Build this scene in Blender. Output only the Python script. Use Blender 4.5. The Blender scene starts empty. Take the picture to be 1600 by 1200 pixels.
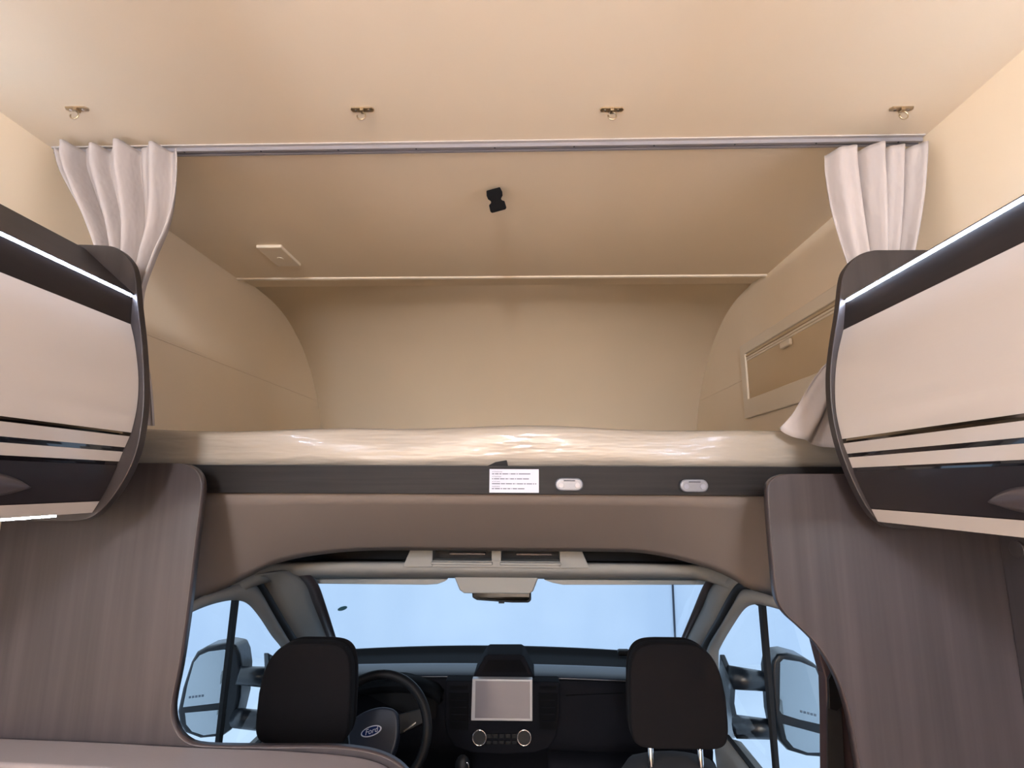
import bpy, bmesh, math, random
from mathutils import Vector, Matrix
random.seed(4)
S = bpy.context.scene
COL = S.collection

# ------------------------------------------------------------------ camera
F = 850.0
CAM = Vector((0.12, 0.0, 1.45))
YAW, PITCH, ROLL = math.atan(26/850), math.atan(155/850), math.radians(0.25)
RM = Matrix.Rotation(YAW, 3, 'Z') @ Matrix.Rotation(math.pi/2+PITCH, 3, 'X') @ Matrix.Rotation(ROLL, 3, 'Z')
cd = bpy.data.cameras.new('camera'); cd.sensor_width = 36; cd.lens = 36*F/1600; cd.clip_start = 0.02
cam = bpy.data.objects.new('camera', cd); COL.objects.link(cam)
cam.matrix_world = Matrix.Translation(CAM) @ RM.to_4x4()
S.camera = cam
S.view_settings.view_transform = 'Standard'; S.view_settings.look = 'None'
S.view_settings.exposure = 0.13; S.view_settings.gamma = 1.0
S.view_settings.use_curve_mapping = False

# ------------------------------------------------------------------ world (flat overcast daylight)
W = bpy.data.worlds.new('World'); S.world = W; W.use_nodes = True
bg = W.node_tree.nodes['Background']
bg.inputs[0].default_value = (0.62, 0.80, 1.0, 1); bg.inputs[1].default_value = 1.33

LED_COL = (0.81, 0.96, 1.30); LED_POWER = 180.0
LED_LOW_COL = (0.9, 0.93, 1.0); LED_LOW_POWER = 210.0
FILL_LAMP_COL = (0.94, 0.98, 1.09); FILL_LAMP_POWER = 340.0
FILL_STRIP_POWER = 21.0

# ------------------------------------------------------------------ helpers
def ray(px, py): return RM @ Vector(((px-800)/F, -(py-600)/F, -1))
def at(px, py, X=None, Y=None, Z=None):
    """real-world point on a plane of known X, Y or Z"""
    d = ray(px, py)
    t = (X-CAM.x)/d.x if X is not None else (Y-CAM.y)/d.y if Y is not None else (Z-CAM.z)/d.z
    return CAM + d*t
def on_plane(px, py, p, n):
    d = ray(px, py); t = (Vector(p)-CAM).dot(n)/d.dot(n); return CAM + d*t
def lin(c): return tuple((v/255/12.92 if v/255 <= .04045 else ((v/255+.055)/1.055)**2.4) for v in c)

def wpos(o):
    p = Vector(o.location)
    while o.parent: o = o.parent; p += Vector(o.location)
    return p
def finish(o, parent, base=None):
    COL.objects.link(o)
    vs = o.data.vertices
    if parent is not None:
        off = wpos(parent); o.parent = parent
    else:
        xs = [v.co.x for v in vs]; ys = [v.co.y for v in vs]; zs = [v.co.z for v in vs]
        off = Vector(((min(xs)+max(xs))/2, (min(ys)+max(ys))/2, min(zs))); o.location = off
    o.data.transform(Matrix.Translation(-off))
    return o
def mesh(name, verts, faces, mat, parent=None, smooth=False, bevel=0, seg=2, solid=0, sub=0, off=0.0, fix=True):
    me = bpy.data.meshes.new(name); me.from_pydata([tuple(v) for v in verts], [], faces)
    if fix:
        bm = bmesh.new(); bm.from_mesh(me); bmesh.ops.recalc_face_normals(bm, faces=bm.faces); bm.to_mesh(me); bm.free()
    for m in (mat if isinstance(mat, (list, tuple)) else [mat]): me.materials.append(m)
    if smooth or bevel or sub:
        for p in me.polygons: p.use_smooth = True
    o = bpy.data.objects.new(name, me); finish(o, parent)
    if solid:
        m = o.modifiers.new('s', 'SOLIDIFY'); m.thickness = solid; m.offset = off
    if bevel:
        m = o.modifiers.new('b', 'BEVEL'); m.width = bevel; m.segments = seg; m.limit_method = 'ANGLE'; m.angle_limit = math.radians(40); m.harden_normals = True
    if sub:
        m = o.modifiers.new('u', 'SUBSURF'); m.levels = sub; m.render_levels = sub
    return o
BF = [(0,3,2,1),(4,5,6,7),(0,1,5,4),(1,2,6,5),(2,3,7,6),(3,0,4,7)]
def boxv(x0,x1,y0,y1,z0,z1): return [(x0,y0,z0),(x1,y0,z0),(x1,y1,z0),(x0,y1,z0),(x0,y0,z1),(x1,y0,z1),(x1,y1,z1),(x0,y1,z1)]
def box(name, x0,x1,y0,y1,z0,z1, mat, parent=None, bevel=0, seg=2): return mesh(name, boxv(x0,x1,y0,y1,z0,z1), BF, mat, parent, bevel=bevel, seg=seg)
def boxes(name, lst, mat, parent=None, bevel=0):
    V, Fc = [], []
    for b in lst:
        k = len(V); V += boxv(*b); Fc += [tuple(i+k for i in f) for f in BF]
    return mesh(name, V, Fc, mat, parent, bevel=bevel)
def prism(name, pts, axis, a0, a1, mat, parent=None, bevel=0, seg=2, smooth=False):
    """outline of 2-D points in the plane across `axis`, extruded from a0 to a1"""
    def mk(p, a): return (a,p[0],p[1]) if axis=='x' else (p[0],a,p[1]) if axis=='y' else (p[0],p[1],a)
    n = len(pts); V = [mk(p,a0) for p in pts]+[mk(p,a1) for p in pts]
    Fc = [tuple(range(n)), tuple(range(2*n-1,n-1,-1))]+[(i,(i+1)%n,n+(i+1)%n,n+i) for i in range(n)]
    return mesh(name, V, Fc, mat, parent, bevel=bevel, seg=seg, smooth=smooth)
def grid(name, rows, mat, parent=None, solid=0, sub=0, smooth=True, off=0.0, close=False):
    n = len(rows[0]); V = [v for r in rows for v in r]; Fc = []
    for i in range(len(rows)-1):
        for j in range(n if close else n-1):
            k = (j+1) % n
            Fc.append((i*n+j, i*n+k, (i+1)*n+k, (i+1)*n+j))
    return mesh(name, V, Fc, mat, parent, smooth=smooth, solid=solid, sub=sub, off=off)
def tube(name, pts, r, mat, parent=None, n=10, closed=False, ell=1.0):
    pts = [Vector(p) for p in pts]; m = len(pts); V = []; Fc = []
    up = Vector((0,0,1)) if abs((pts[1]-pts[0]).normalized().z) < .9 else Vector((1,0,0))
    for i, p in enumerate(pts):
        a = pts[(i-1) % m] if (closed or i > 0) else p; b = pts[(i+1) % m] if (closed or i < m-1) else p
        t = (b-a).normalized(); s = t.cross(up)
        s = s.normalized() if s.length > 1e-6 else Vector((1,0,0)); u = s.cross(t).normalized(); up = u
        rr = r[i] if isinstance(r, (list, tuple)) else r
        for k in range(n):
            an = 2*math.pi*k/n; V.append(p + s*math.cos(an)*rr + u*math.sin(an)*rr*ell)
    for i in range(m if closed else m-1):
        for k in range(n):
            a = i*n; b = ((i+1) % m)*n; Fc.append((a+k, a+(k+1)%n, b+(k+1)%n, b+k))
    if not closed: Fc += [tuple(range(n-1,-1,-1)), tuple(range((m-1)*n, m*n))]
    return mesh(name, V, Fc, mat, parent, smooth=True)
def disc(name, c, r, axis_dir, depth, mat, parent=None, n=24, bevel=0):
    c = Vector(c); d = Vector(axis_dir).normalized(); s = d.orthogonal().normalized(); u = d.cross(s)
    V = [c + (s*math.cos(2*math.pi*i/n)+u*math.sin(2*math.pi*i/n))*r for i in range(n)]; V += [v+d*depth for v in V]
    Fc = [tuple(range(n)), tuple(range(2*n-1,n-1,-1))]+[(i,(i+1)%n,n+(i+1)%n,n+i) for i in range(n)]
    return mesh(name, V, Fc, mat, parent, bevel=bevel, smooth=False)
def curve(pts, n=40):
    """Catmull-Rom through points of any dimension"""
    P = [Vector(p) for p in pts]; P = [2*P[0]-P[1]]+P+[2*P[-1]-P[-2]]; out = []; L = len(P)-3
    for i in range(n):
        t = i/(n-1)*L; k = min(int(t), L-1); t -= k; a,b,c,d = P[k:k+4]
        out.append(.5*((2*b)+(c-a)*t+(2*a-5*b+4*c-d)*t*t+(3*b-a-3*c+d)*t**3))
    return out
def empty(name, loc):
    o = bpy.data.objects.new(name, None); o.empty_display_size = .05; COL.objects.link(o); o.location = loc; return o
def tag(o, label, cat, group=None):
    o['label'] = label; o['category'] = cat
    if group: o['group'] = group
    return o
def struct(o, label=None, cat=None):
    o['kind'] = 'structure'
    if label: o['label'] = label
    if cat: o['category'] = cat
    return o
def copy_tree(o, parent=None):
    c = o.copy(); COL.objects.link(c); c.parent = parent
    for ch in list(o.children): copy_tree(ch, c)
    return c
def text(name, body, size, mat, parent, M, shear=0.0, depth=.0004, align='LEFT'):
    cu = bpy.data.curves.new(name, 'FONT'); cu.body = body; cu.size = size; cu.extrude = depth; cu.shear = shear; cu.align_x = align; cu.align_y = 'CENTER'
    t = bpy.data.objects.new(name, cu); COL.objects.link(t); dg = bpy.context.evaluated_depsgraph_get()
    me = bpy.data.meshes.new_from_object(t.evaluated_get(dg)); bpy.data.objects.remove(t); bpy.data.curves.remove(cu)
    me.transform(M); me.materials.clear(); me.materials.append(mat); me.name = name
    return finish(bpy.data.objects.new(name, me), parent)

# ------------------------------------------------------------------ materials
def mat(name, c, rough=.5, metal=0, coat=0, coatr=.1, spec=.5, bump=None, var=None, sheen=0, emis=None):
    m = bpy.data.materials.new(name); m.use_nodes = True; nt = m.node_tree; b = nt.nodes['Principled BSDF']
    col = c if isinstance(c[0], float) and max(c) <= 1 else lin(c)
    b.inputs['Base Color'].default_value = (*col, 1); b.inputs['Roughness'].default_value = rough; b.inputs['Metallic'].default_value = metal
    b.inputs['Coat Weight'].default_value = coat; b.inputs['Coat Roughness'].default_value = coatr; b.inputs['Specular IOR Level'].default_value = spec
    if sheen: b.inputs['Sheen Weight'].default_value = sheen
    tc = nt.nodes.new('ShaderNodeTexCoord')
    def noise(scale, sc3=(1,1,1), det=3):
        mp = nt.nodes.new('ShaderNodeMapping'); mp.inputs['Scale'].default_value = sc3; nt.links.new(tc.outputs['Object'], mp.inputs[0])
        n = nt.nodes.new('ShaderNodeTexNoise'); n.inputs['Scale'].default_value = scale; n.inputs['Detail'].default_value = det; nt.links.new(mp.outputs[0], n.inputs[0]); return n
    if var:   # (scale, stretch, other colour, lo, hi)
        n = noise(var[0], var[1], 5); r = nt.nodes.new('ShaderNodeValToRGB')
        r.color_ramp.elements[0].position = var[3]; r.color_ramp.elements[1].position = var[4]
        r.color_ramp.elements[0].color = (*col, 1); r.color_ramp.elements[1].color = (*lin(var[2]), 1)
        nt.links.new(n.outputs[0], r.inputs[0]); nt.links.new(r.outputs[0], b.inputs['Base Color'])
    if bump:  # (scale, stretch, strength, distance)
        n = noise(bump[0], bump[1]); bp = nt.nodes.new('ShaderNodeBump'); bp.inputs['Strength'].default_value = bump[2]; bp.inputs['Distance'].default_value = bump[3]
        nt.links.new(n.outputs[0], bp.inputs['Height']); nt.links.new(bp.outputs[0], b.inputs['Normal'])
        if coat: nt.links.new(bp.outputs[0], b.inputs['Coat Normal'])
    if emis: b.inputs['Emission Color'].default_value = (*emis[0], 1); b.inputs['Emission Strength'].default_value = emis[1]
    return m
def glass(name, tint, refl=.06):
    m = bpy.data.materials.new(name); m.use_nodes = True; nt = m.node_tree; nt.nodes.remove(nt.nodes['Principled BSDF'])
    t = nt.nodes.new('ShaderNodeBsdfTransparent'); t.inputs[0].default_value = (*tint, 1); g = nt.nodes.new('ShaderNodeBsdfGlossy'); g.inputs['Roughness'].default_value = .01
    mx = nt.nodes.new('ShaderNodeMixShader'); mx.inputs[0].default_value = refl
    nt.links.new(t.outputs[0], mx.inputs[1]); nt.links.new(g.outputs[0], mx.inputs[2]); nt.links.new(mx.outputs[0], nt.nodes['Material Output'].inputs[0]); return m
one = (1,1,1)
CREAM = (236,217,190)
M = {}
M['cream'] = mat('cream vinyl lining', CREAM, .85, spec=.2, bump=(420, one, .12, .001), var=(3, one, (233,215,188), .3, .7))
M['white_out'] = mat('white body panel', (236,238,240), .25, coat=.5)
M['trimcream'] = mat('cream plastic trim', (226,211,188), .5)
M['wood'] = mat('dark oak laminate upright grain', (45,41,43), .42, spec=.4, bump=(140, (1,1,.03), .15, .0006), var=(48, (1,1,.03), (58,52,54), .3, .7))
M['woodx'] = mat('dark oak laminate cross grain', (15,13,13), .6, spec=.2, bump=(160, (.04,1,1), .3, .0008), var=(110, (.03,1,1), (32,29,29), .3, .7))
M['wood_edge'] = mat('wood edge band', (58,50,50), .35)
M['locker_wood'] = mat('dark brown locker laminate', (28,23,23), .5, spec=.3, bump=(90, (1,.05,1), .15, .0006), var=(30, (1,.05,1), (38,32,32), .35, .7))
M['locker_end'] = mat('dark brown locker end laminate', (36,31,31), .42, spec=.4, bump=(90, (1,1,.05), .15, .0006), var=(30, (1,1,.05), (48,42,42), .35, .7))
M['door_cream'] = mat('glossy cream locker front', (190,180,172), .22, coat=.6, coatr=.05)
M['door_dark'] = mat('dark locker front', (36,31,33), .35, coat=.2)
M['handle'] = mat('dark grey handle shell', (74,67,70), .3, coat=.3)
M['bronze'] = mat('bronze mirror stripe', (120,108,92), .08, metal=1)
M['black_gloss'] = mat('black gloss stripe', (24,20,22), .06, coat=1, coatr=.02)
M['chrome'] = mat('chrome', (214,214,216), .12, metal=1)
M['alu'] = mat('aluminium rail', (150,146,150), .4, metal=.3)
M['flange'] = mat('pale rail flange', (176,168,164), .5)
M['brass'] = mat('nickel hook', (196,178,150), .28, metal=1)
M['curtain'] = mat('pale linen curtain', (170,161,157), .95, spec=.1, bump=(14, (1.6,1,.45), .5, .02))
M['mattress'] = mat('cream mattress in clear film', (152,142,130), .5, coat=.8, coatr=.1, bump=(7, (.5,2.5,3.2), .55, .02))
M['fabric'] = mat('grey beige lining fabric', (108,98,92), .85, bump=(700, one, .25, .0008))
M['cushion'] = mat('taupe faux leather', (112,102,101), .55, bump=(260, one, .15, .001))
M['black_plastic'] = mat('black plastic', (11,10,12), .55, spec=.25)
M['buckle'] = mat('matt black buckle plastic', (8,7,8), .7, spec=.1)
M['seat'] = mat('black seat fabric', (13,11,13), .95, spec=.15, bump=(600, one, .3, .0008))
M['seat2'] = mat('dark blue black seat fabric', (14,15,20), .95, bump=(600, one, .3, .0008))
M['grey_trim'] = mat('grey cab trim', (136,134,130), .75, bump=(500, one, .15, .0006))
M['dark_trim'] = mat('brown ceramic border', (64,56,56), .4)
M['rubber'] = mat('black rubber seal', (16,15,17), .7)
M['dash_top'] = mat('dashboard pad with painted sky tint', (32,38,48), .38, bump=(500, one, .2, .0006))  # bluish sky reflection is put into the pad's base colour
M['dash'] = mat('black dashboard plastic', (16,16,20), .8, spec=.06, bump=(500, one, .2, .0006))
M['dash_black'] = mat('matt black dashboard', (6,6,8), .9, spec=.1)
M['screen'] = mat('screen glass under film', (104,98,102), .22, coat=1, coatr=.12, bump=(9, (1,1,3), .25, .004))  # base colour lightened to stand in for the reflection on the screen
M['film'] = mat('screen film border', (150,146,146), .3, coat=.5)
M['paper'] = mat('white paper sticker', (168,170,182), .5)
M['ink'] = mat('grey print', (62,62,70), .7)
M['print'] = mat('grey mirror print', (120,132,144), .6)
M['lamp_grey'] = mat('silver grey lamp housing', (104,105,112), .3, coat=.3)
M['lamp_lens'] = mat('lamp lens', (128,130,140), .12, coat=1)
M['badge_blue'] = mat('blue badge', (24,40,86), .2, coat=1)
M['badge_rim'] = mat('silver badge rim', (222,224,232), .3, metal=.3)
M['hub'] = mat('dark blue steering hub', (32,36,48), .42)
M['mirror'] = mat('mirror glass', (232,240,244), .015, metal=1)
M['mirror_shell'] = mat('wet black mirror housing', (20,25,32), .4, coat=.6, coatr=.2, bump=(60, one, .3, .002))
M['teal'] = mat('teal windscreen dot', (70,130,140), .4)
M['brown_gloss'] = mat('brown pillar trim', (70,58,60), .25)
M['belt'] = mat('black belt webbing', (16,14,16), .8)
M['snow'] = mat('pale ground', (232,236,240), .9, var=(.6, one, (214,220,228), .35, .65))
M['outwall'] = mat('pale outside wall', (226,232,240), .7, var=(.8, (1,1,.4), (208,218,232), .35, .7))
M['joint'] = mat('dark joint', (60,64,74), .8)
M['floor'] = mat('brown vinyl floor', (150,128,108), .5, var=(12, (1,.1,1), (130,110,92), .3, .7))
M['green_glass'] = mat('green tinted window', (40,58,56), .06, coat=1)
M['led'] = mat('led strip', (1.0,1.0,1.0), .5, emis=(LED_COL, LED_POWER))
M['led_low'] = mat('cool led strip', (1.0,1.0,1.0), .5, emis=(LED_LOW_COL, LED_LOW_POWER))
M['cove'] = mat('cove led strip', (1.0,1.0,1.0), .5, emis=(LED_COL, FILL_STRIP_POWER))  # glow of the added strips on the locker tops
M['lamp'] = mat('added fill lamp diffuser', (1.0,1.0,1.0), .5, emis=(FILL_LAMP_COL, FILL_LAMP_POWER))  # glow of the added globes behind the camera
M['glass'] = glass('clear cab glass', (.96,.985,1.0))

# ------------------------------------------------------------------ the setting
ZC = 2.255; XW = 1.05; YB = -4.4
NOSE = [(2.05,ZC),(2.185,ZC+.018),(2.36,2.262),(2.50,2.232),(2.61,2.188),(2.72,2.128),(2.83,2.04),(2.92,1.945),(2.985,1.85),(3.03,1.75),(3.06,1.62),(3.07,1.40)]
NS = curve(NOSE[1:], 36); NS = [(v[0], v[1]) if len(v) == 2 else v for v in NS]
for side, s in (('left', -1), ('right', 1)):
    prof = [(YB,-.05),(1.42,-.05),(1.42,1.38),(3.09,1.38)]+[(p[0]+.014,p[1]+.012) for p in reversed(NS)]+[(2.05,ZC+.03),(YB,ZC+.03)]
    n = len(prof); xi, xo = s*XW, s*(XW+.035)
    V = [(xi,a,b) for a,b in prof]+[(xo,a,b) for a,b in prof]
    Fc = [tuple(range(n)), tuple(range(n,2*n))]+[(i,(i+1)%n,n+(i+1)%n,n+i) for i in range(n)]
    o = mesh('wall_'+side, V, Fc, [M['cream'], M['white_out']])
    for p in o.data.polygons:
        if p.index >= 1: p.material_index = 1
    struct(o)
    a = at(230,530,X=-XW) if s < 0 else at(1160,592,X=XW); b = at(490,612,X=-XW) if s < 0 else at(1092,617,X=XW)
    q = box('wall_seam', xi, xi-s*.0025, 1.25, 2.93, 1.893, 1.905, M['cream'], o, bevel=.001)
struct(box('floor', -XW, XW, YB, 1.42, -.05, 0, M['floor']))
struct(box('ceiling', -XW, XW, YB, 2.05, ZC, ZC+.03, M['cream']))
struct(box('wall_back', -XW, XW, YB-.03, YB, 0, ZC, M['cream']))
o = grid('wall_front', [[(-XW, p[0], p[1]), (XW, p[0], p[1])] for p in [(2.05,ZC+.003)]+list(NS)], M['cream'], solid=.02, off=1); struct(o)
for p in o.data.polygons: p.use_smooth = p.index > 0
struct(prism('trim_1', [(2.035,ZC+.002),(2.038,ZC-.005),(2.048,ZC-.007),(2.056,ZC-.004),(2.057,ZC+.004)], 'x', -XW, XW, M['trimcream']))

struct(box('ground', -30, 30, -25, 40, -1.0, -.95, M['snow']))
ow = box('wall_outside', -9, 9, 8.0, 8.3, -.95, 2.6, M['outwall']); struct(ow)
jx = at(1053,960,Y=8.0).x
box('wall_joint', jx-.012, jx+.012, 7.985, 8.0, -.95, 2.6, M['joint'], ow)
for side, s in (('left',-1),('right',1)):
    struct(box('wall_bulkhead_'+side, min(s*.87,s*1.083), max(s*.87,s*1.083), 1.425, 1.445, -.95, 1.38, M['white_out']))
struct(box('cab_floor', -.95, .95, 1.43, 3.0, -.30, -.25, M['dash_black']))

# ------------------------------------------------------------------ hooks, rail, buckle, plate on the ceiling
def hook(px, py, label):
    p = at(px, py, Z=ZC-.006); p.z = ZC
    r = empty('ceiling_hook', p); tag(r, label, 'hook', 'ceiling hooks in front of the curtain rail')
    for s in (-1, 1):
        pl = prism('plate', [(p.x+s*.003,p.y-.007),(p.x+s*.022,p.y-.007),(p.x+s*.026,p.y),(p.x+s*.022,p.y+.007),(p.x+s*.003,p.y+.007)], 'z', ZC-.003, ZC, M['brass'], r, bevel=.0006)
        disc('screw', (p.x+s*.014,p.y,ZC-.003), .003, (0,0,-1), .0015, M['chrome'], pl, n=10)
    box('neck', p.x-.004, p.x+.004, p.y-.007, p.y+.007, ZC-.008, ZC, M['brass'], r, bevel=.001)
    pts = [(p.x, p.y+.002, ZC-.006)]+[(p.x+.009*math.sin(a), p.y-.004, ZC-.020-.009*math.cos(a)*-1) for a in [math.radians(t) for t in range(20,300,20)]]
    tube('ring', pts, .0016, M['brass'], r, n=6)
hook(120,173,'metal ceiling hook over the bunched curtain on the left')
hook(566,174,'metal ceiling hook, second from the left')
hook(956,174,'metal ceiling hook, third from the left')
hook(1409,173,'metal ceiling hook over the curtain on the right')

YT = 1.19
rail = empty('curtain_rail', (0, YT, ZC)); tag(rail, 'long aluminium curtain rail across the cream ceiling', 'curtain rail')
prism('channel', [(YT-.011,ZC),(YT-.011,ZC-.012),(YT-.004,ZC-.012),(YT-.004,ZC-.006),(YT+.004,ZC-.006),(YT+.004,ZC-.012),(YT+.011,ZC-.012),(YT+.011,ZC)], 'x', -1.045, 1.045, M['alu'], rail)
box('flange', -1.045, 1.045, YT-.02, YT-.011, ZC-.003, ZC, M['flange'], rail)
for k in range(-5, 6): disc('screw', (k*.19+.04, YT-.0075, ZC-.012), .0022, (0,0,-1), .001, M['ink'], rail, n=8)

bc = at(775,312,Z=ZC-.035)
bk = empty('strap_buckle', (bc.x, bc.y, ZC)); tag(bk, 'black plastic strap buckle hanging from the cream ceiling', 'buckle')
# waisted buckle outline, face towards the room, tilted a little
ol = [(-.026,.040),(.026,.040),(.030,.022),(.028,.010),(.019,.000),(.021,-.007),(.030,-.012),(.031,-.036),(.026,-.041),(-.026,-.041),(-.031,-.036),(-.030,-.012),(-.021,-.007),(-.019,.000),(-.028,.010),(-.030,.022)]
def buckle_body(rot, tilt, sc, c):
    R = Matrix.Rotation(tilt, 3, 'X') @ Matrix.Rotation(rot, 3, 'Y'); out = []
    for d in (-.006,.006): out += [Vector(c)+R @ Vector((x*sc, d, z*sc)) for x, z in ol]
    n = len(ol); return out, [tuple(range(n)), tuple(range(2*n-1,n-1,-1))]+[(i,(i+1)%n,n+(i+1)%n,n+i) for i in range(n)]
V, Fc = buckle_body(math.radians(-14), math.radians(22), .74, (bc.x, bc.y, ZC-.036))
mesh('buckle_body', V, Fc, M['buckle'], bk, bevel=.002)
box('strap', bc.x-.012, bc.x+.012, bc.y+.004, bc.y+.014, ZC-.018, ZC, M['belt'], bk, bevel=.001)

c0 = [at(*p, Z=ZC-.004) for p in ((401,384),(443,383),(467,413),(433,414))]
cx = [p.x for p in c0]; cy = [p.y for p in c0]; x0, x1, y0, y1 = (cx[0]+cx[3])/2, (cx[1]+cx[2])/2, (cy[0]+cy[1])/2, (cy[2]+cy[3])/2
pl = empty('ceiling_plate', ((x0+x1)/2,(y0+y1)/2,ZC)); tag(pl, 'small cream square cover plate on the ceiling above the bed', 'cover plate')
box('cover', x0, x1, y0, y1, ZC-.012, ZC, M['trimcream'], pl, bevel=.004)
disc('button', ((x0+x1)/2, y0+(y1-y0)*.55, ZC-.011), .011, (0,0,-1), .003, M['trimcream'], pl, bevel=.001)

# ------------------------------------------------------------------ window beside the bed
wn = empty('window_1', (XW, 1.85, 1.72)); wn['kind'] = 'structure'; wn['label'] = 'cream framed window with closed blind beside the bed'
WY0, WY1, WZ0, WZ1 = 1.38, 2.325, 1.722, 2.037
fr = XW-.014
OUT = [(WY0,WZ0),(WY1,WZ0),(WY1,WZ1),(WY0,WZ1)]; INN = [(WY0+.05,WZ0+.078),(WY1-.05,WZ0+.078),(WY1-.05,WZ1-.044),(WY0+.05,WZ1-.044)]
V = [(fr,a,b) for a,b in OUT]+[(fr,a,b) for a,b in INN]+[(XW-.001,a,b) for a,b in OUT]+[(XW-.001,a,b) for a,b in INN]
Fc = []
for i in range(4):
    j = (i+1)%4; Fc += [(i,j,4+j,4+i),(8+i,12+i,12+j,8+j),(i,8+i,8+j,j),(4+i,4+j,12+j,12+i)]
mesh('frame', V, Fc, M['trimcream'], wn, bevel=.004)
y0, y1, z0, z1 = INN[0][0], INN[1][0], INN[0][1], INN[2][1]
bl = mat('tan blind cloth', (200,176,142), .85)
box('blind', XW-.006, XW-.001, y0, y1, z0, z1, bl, wn)
for k, dz in enumerate((.006,.016,.026)):
    box('rail', XW-.011+.001*k, XW-.005, y0+.002, y1-.002, z1-dz-.007, z1-dz, M['trimcream'] if k != 0 else bl, wn, bevel=.0012)
lc = at(1228,538,X=XW-.012)
box('latch', XW-.022, XW-.008, lc.y-.045, lc.y+.03, lc.z-.012, lc.z+.012, M['trimcream'], wn, bevel=.005)

# ------------------------------------------------------------------ bed: base, mattress, fascia
tag(box('bed_platform', -1.04, 1.04, 1.335, 3.02, 1.43, 1.488, M['black_plastic']), 'flat base board under the mattress of the over-cab bed', 'bed base')
rows = []; NX = 60
prof = [(1.36,1.489),(1.342,1.494),(1.338,1.51),(1.337,1.54),(1.339,1.566),(1.346,1.580),(1.362,1.586),(1.40,1.588),(1.7,1.588),(2.3,1.588),(2.96,1.585),(2.99,1.575),(3.0,1.54),(2.99,1.489)]
for k in range(NX+1):
    x = -1.04+2.08*k/NX; r = []
    for i, (y, z) in enumerate(prof):
        w = min(1, max(0, (z-1.49)/.09)); bul = .004*math.sin(x*5.3+1.1)+.003*math.sin(x*11.7)
        e = .010*(abs(x)/1.04)**2
        r.append((x, y-.004*math.sin(x*9+z*40)*(1 if i < 6 else 0), z+w*(bul-e)))
    rows.append(r)
n = len(prof); V = [v for r in rows for v in r]; Fc = [(i*n+j,i*n+j+1,(i+1)*n+j+1,(i+1)*n+j) for i in range(NX) for j in range(n-1)]
Fc += [(i*n+n-1,i*n,(i+1)*n,(i+1)*n+n-1) for i in range(NX)]+[tuple(range(n)), tuple(range(NX*n,NX*n+n))]
tag(mesh('mattress', V, Fc, M['mattress'], smooth=True), 'cream mattress still wrapped in shiny clear plastic film', 'mattress')

fa = empty('bed_fascia', (0,1.31,1.422)); tag(fa, 'dark wood fascia board running below the mattress', 'board')
box('board', -1.04, 1.04, 1.31, 1.333, 1.424, 1.489, M['woodx'], fa, bevel=.0015)
box('edge_strip', -1.04, 1.04, 1.3095, 1.333, 1.4885, 1.4905, M['rubber'], fa)
sp = at(777,725,Y=1.325)
tag(mesh('strap_end', [Vector((sp.x-.024,1.322,1.4905)),Vector((sp.x+.026,1.322,1.4905)),Vector((sp.x+.023,1.318,1.5045)),Vector((sp.x-.004,1.318,1.500)),Vector((sp.x-.024,1.334,1.4905)),Vector((sp.x+.026,1.334,1.4905)),Vector((sp.x+.023,1.332,1.5045)),Vector((sp.x-.004,1.332,1.500))], [(0,1,2,3),(7,6,5,4),(0,4,5,1),(1,5,6,2),(2,6,7,3),(3,7,4,0)], M['belt'], bevel=.001), 'black strap end poking out below the mattress edge', 'strap')

a = at(765,733,Y=1.309); b = at(842,770,Y=1.309)
st = empty('warning_sticker', ((a.x+b.x)/2,1.309,b.z)); tag(st, 'white printed warning sticker on the dark fascia board', 'sticker')
box('paper', a.x, b.x, 1.3085, 1.3098, b.z, a.z, M['paper'], st)
w, h = b.x-a.x, a.z-b.z
TM = lambda x, z: Matrix.Translation((x,1.3083,z)) @ Matrix.Rotation(math.pi/2, 4, 'X')
for k, (hd, body) in enumerate((('ATTENZIONE',[3,5,3,8,1,7,2,16]),('ATTENTION',[2,8,7,4,1,6,2,8,9]),('ACHTUNG',[12,6,9,3,1,9,3,8,2,2]),('WARNING',[3,7,2,5,4,1,6,9]))):
    zz = a.z-h*(.115+.21*k); text('lettering', hd, h*.072, M['ink'], st, TM(a.x+w*.05, zz), depth=.0002)
    tot = (.78,.75,.90,.66)[k]*w; chars = sum(body)+len(body)-1; u = tot/chars; x = a.x+w*.05; L = []
    for n in body:
        L.append((x, x+n*u, 1.3082, 1.3086, zz-h*.105, zz-h*.07)); x += (n+1)*u
    boxes('print_line', L, M['ink'], st)

def oval(hw, hh, n=10):
    return [(hw-hh+hh*math.cos(t), hh*math.sin(t)) for t in [-math.pi/2+math.pi*i/n for i in range(n+1)]]+[(-(hw-hh)+hh*math.cos(t), hh*math.sin(t)) for t in [math.pi/2+math.pi*i/n for i in range(n+1)]]
def spot(px, py, label):
    c = at(px, py, Y=1.309); r = empty('reading_lamp', (c.x,1.31,c.z-.016)); tag(r, label, 'lamp', 'oval lamps on the bed fascia')
    prism('base_ring', [(c.x+x, c.z+z) for x, z in oval(.0345,.0165)], 'y', 1.3065, 1.31, M['black_plastic'], r)
    prism('housing', [(c.x+x, c.z+z) for x, z in oval(.0325,.0148)], 'y', 1.297, 1.3065, M['lamp_grey'], r, bevel=.004, seg=3)
    box('switch', c.x-.013, c.x+.014, 1.2955, 1.298, c.z+.0075, c.z+.0102, M['ink'], r, bevel=.0005)
    for s in (-1, 1): disc('lens', (c.x+s*.019, 1.2972, c.z-.002), .0065, (0,-1,0), .0018, M['lamp_lens'], r, n=16, bevel=.0008)
spot(889,757,'small grey oval lamp beside the white sticker'); spot(1083,759,'small grey oval lamp on the right of the fascia board')

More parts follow.
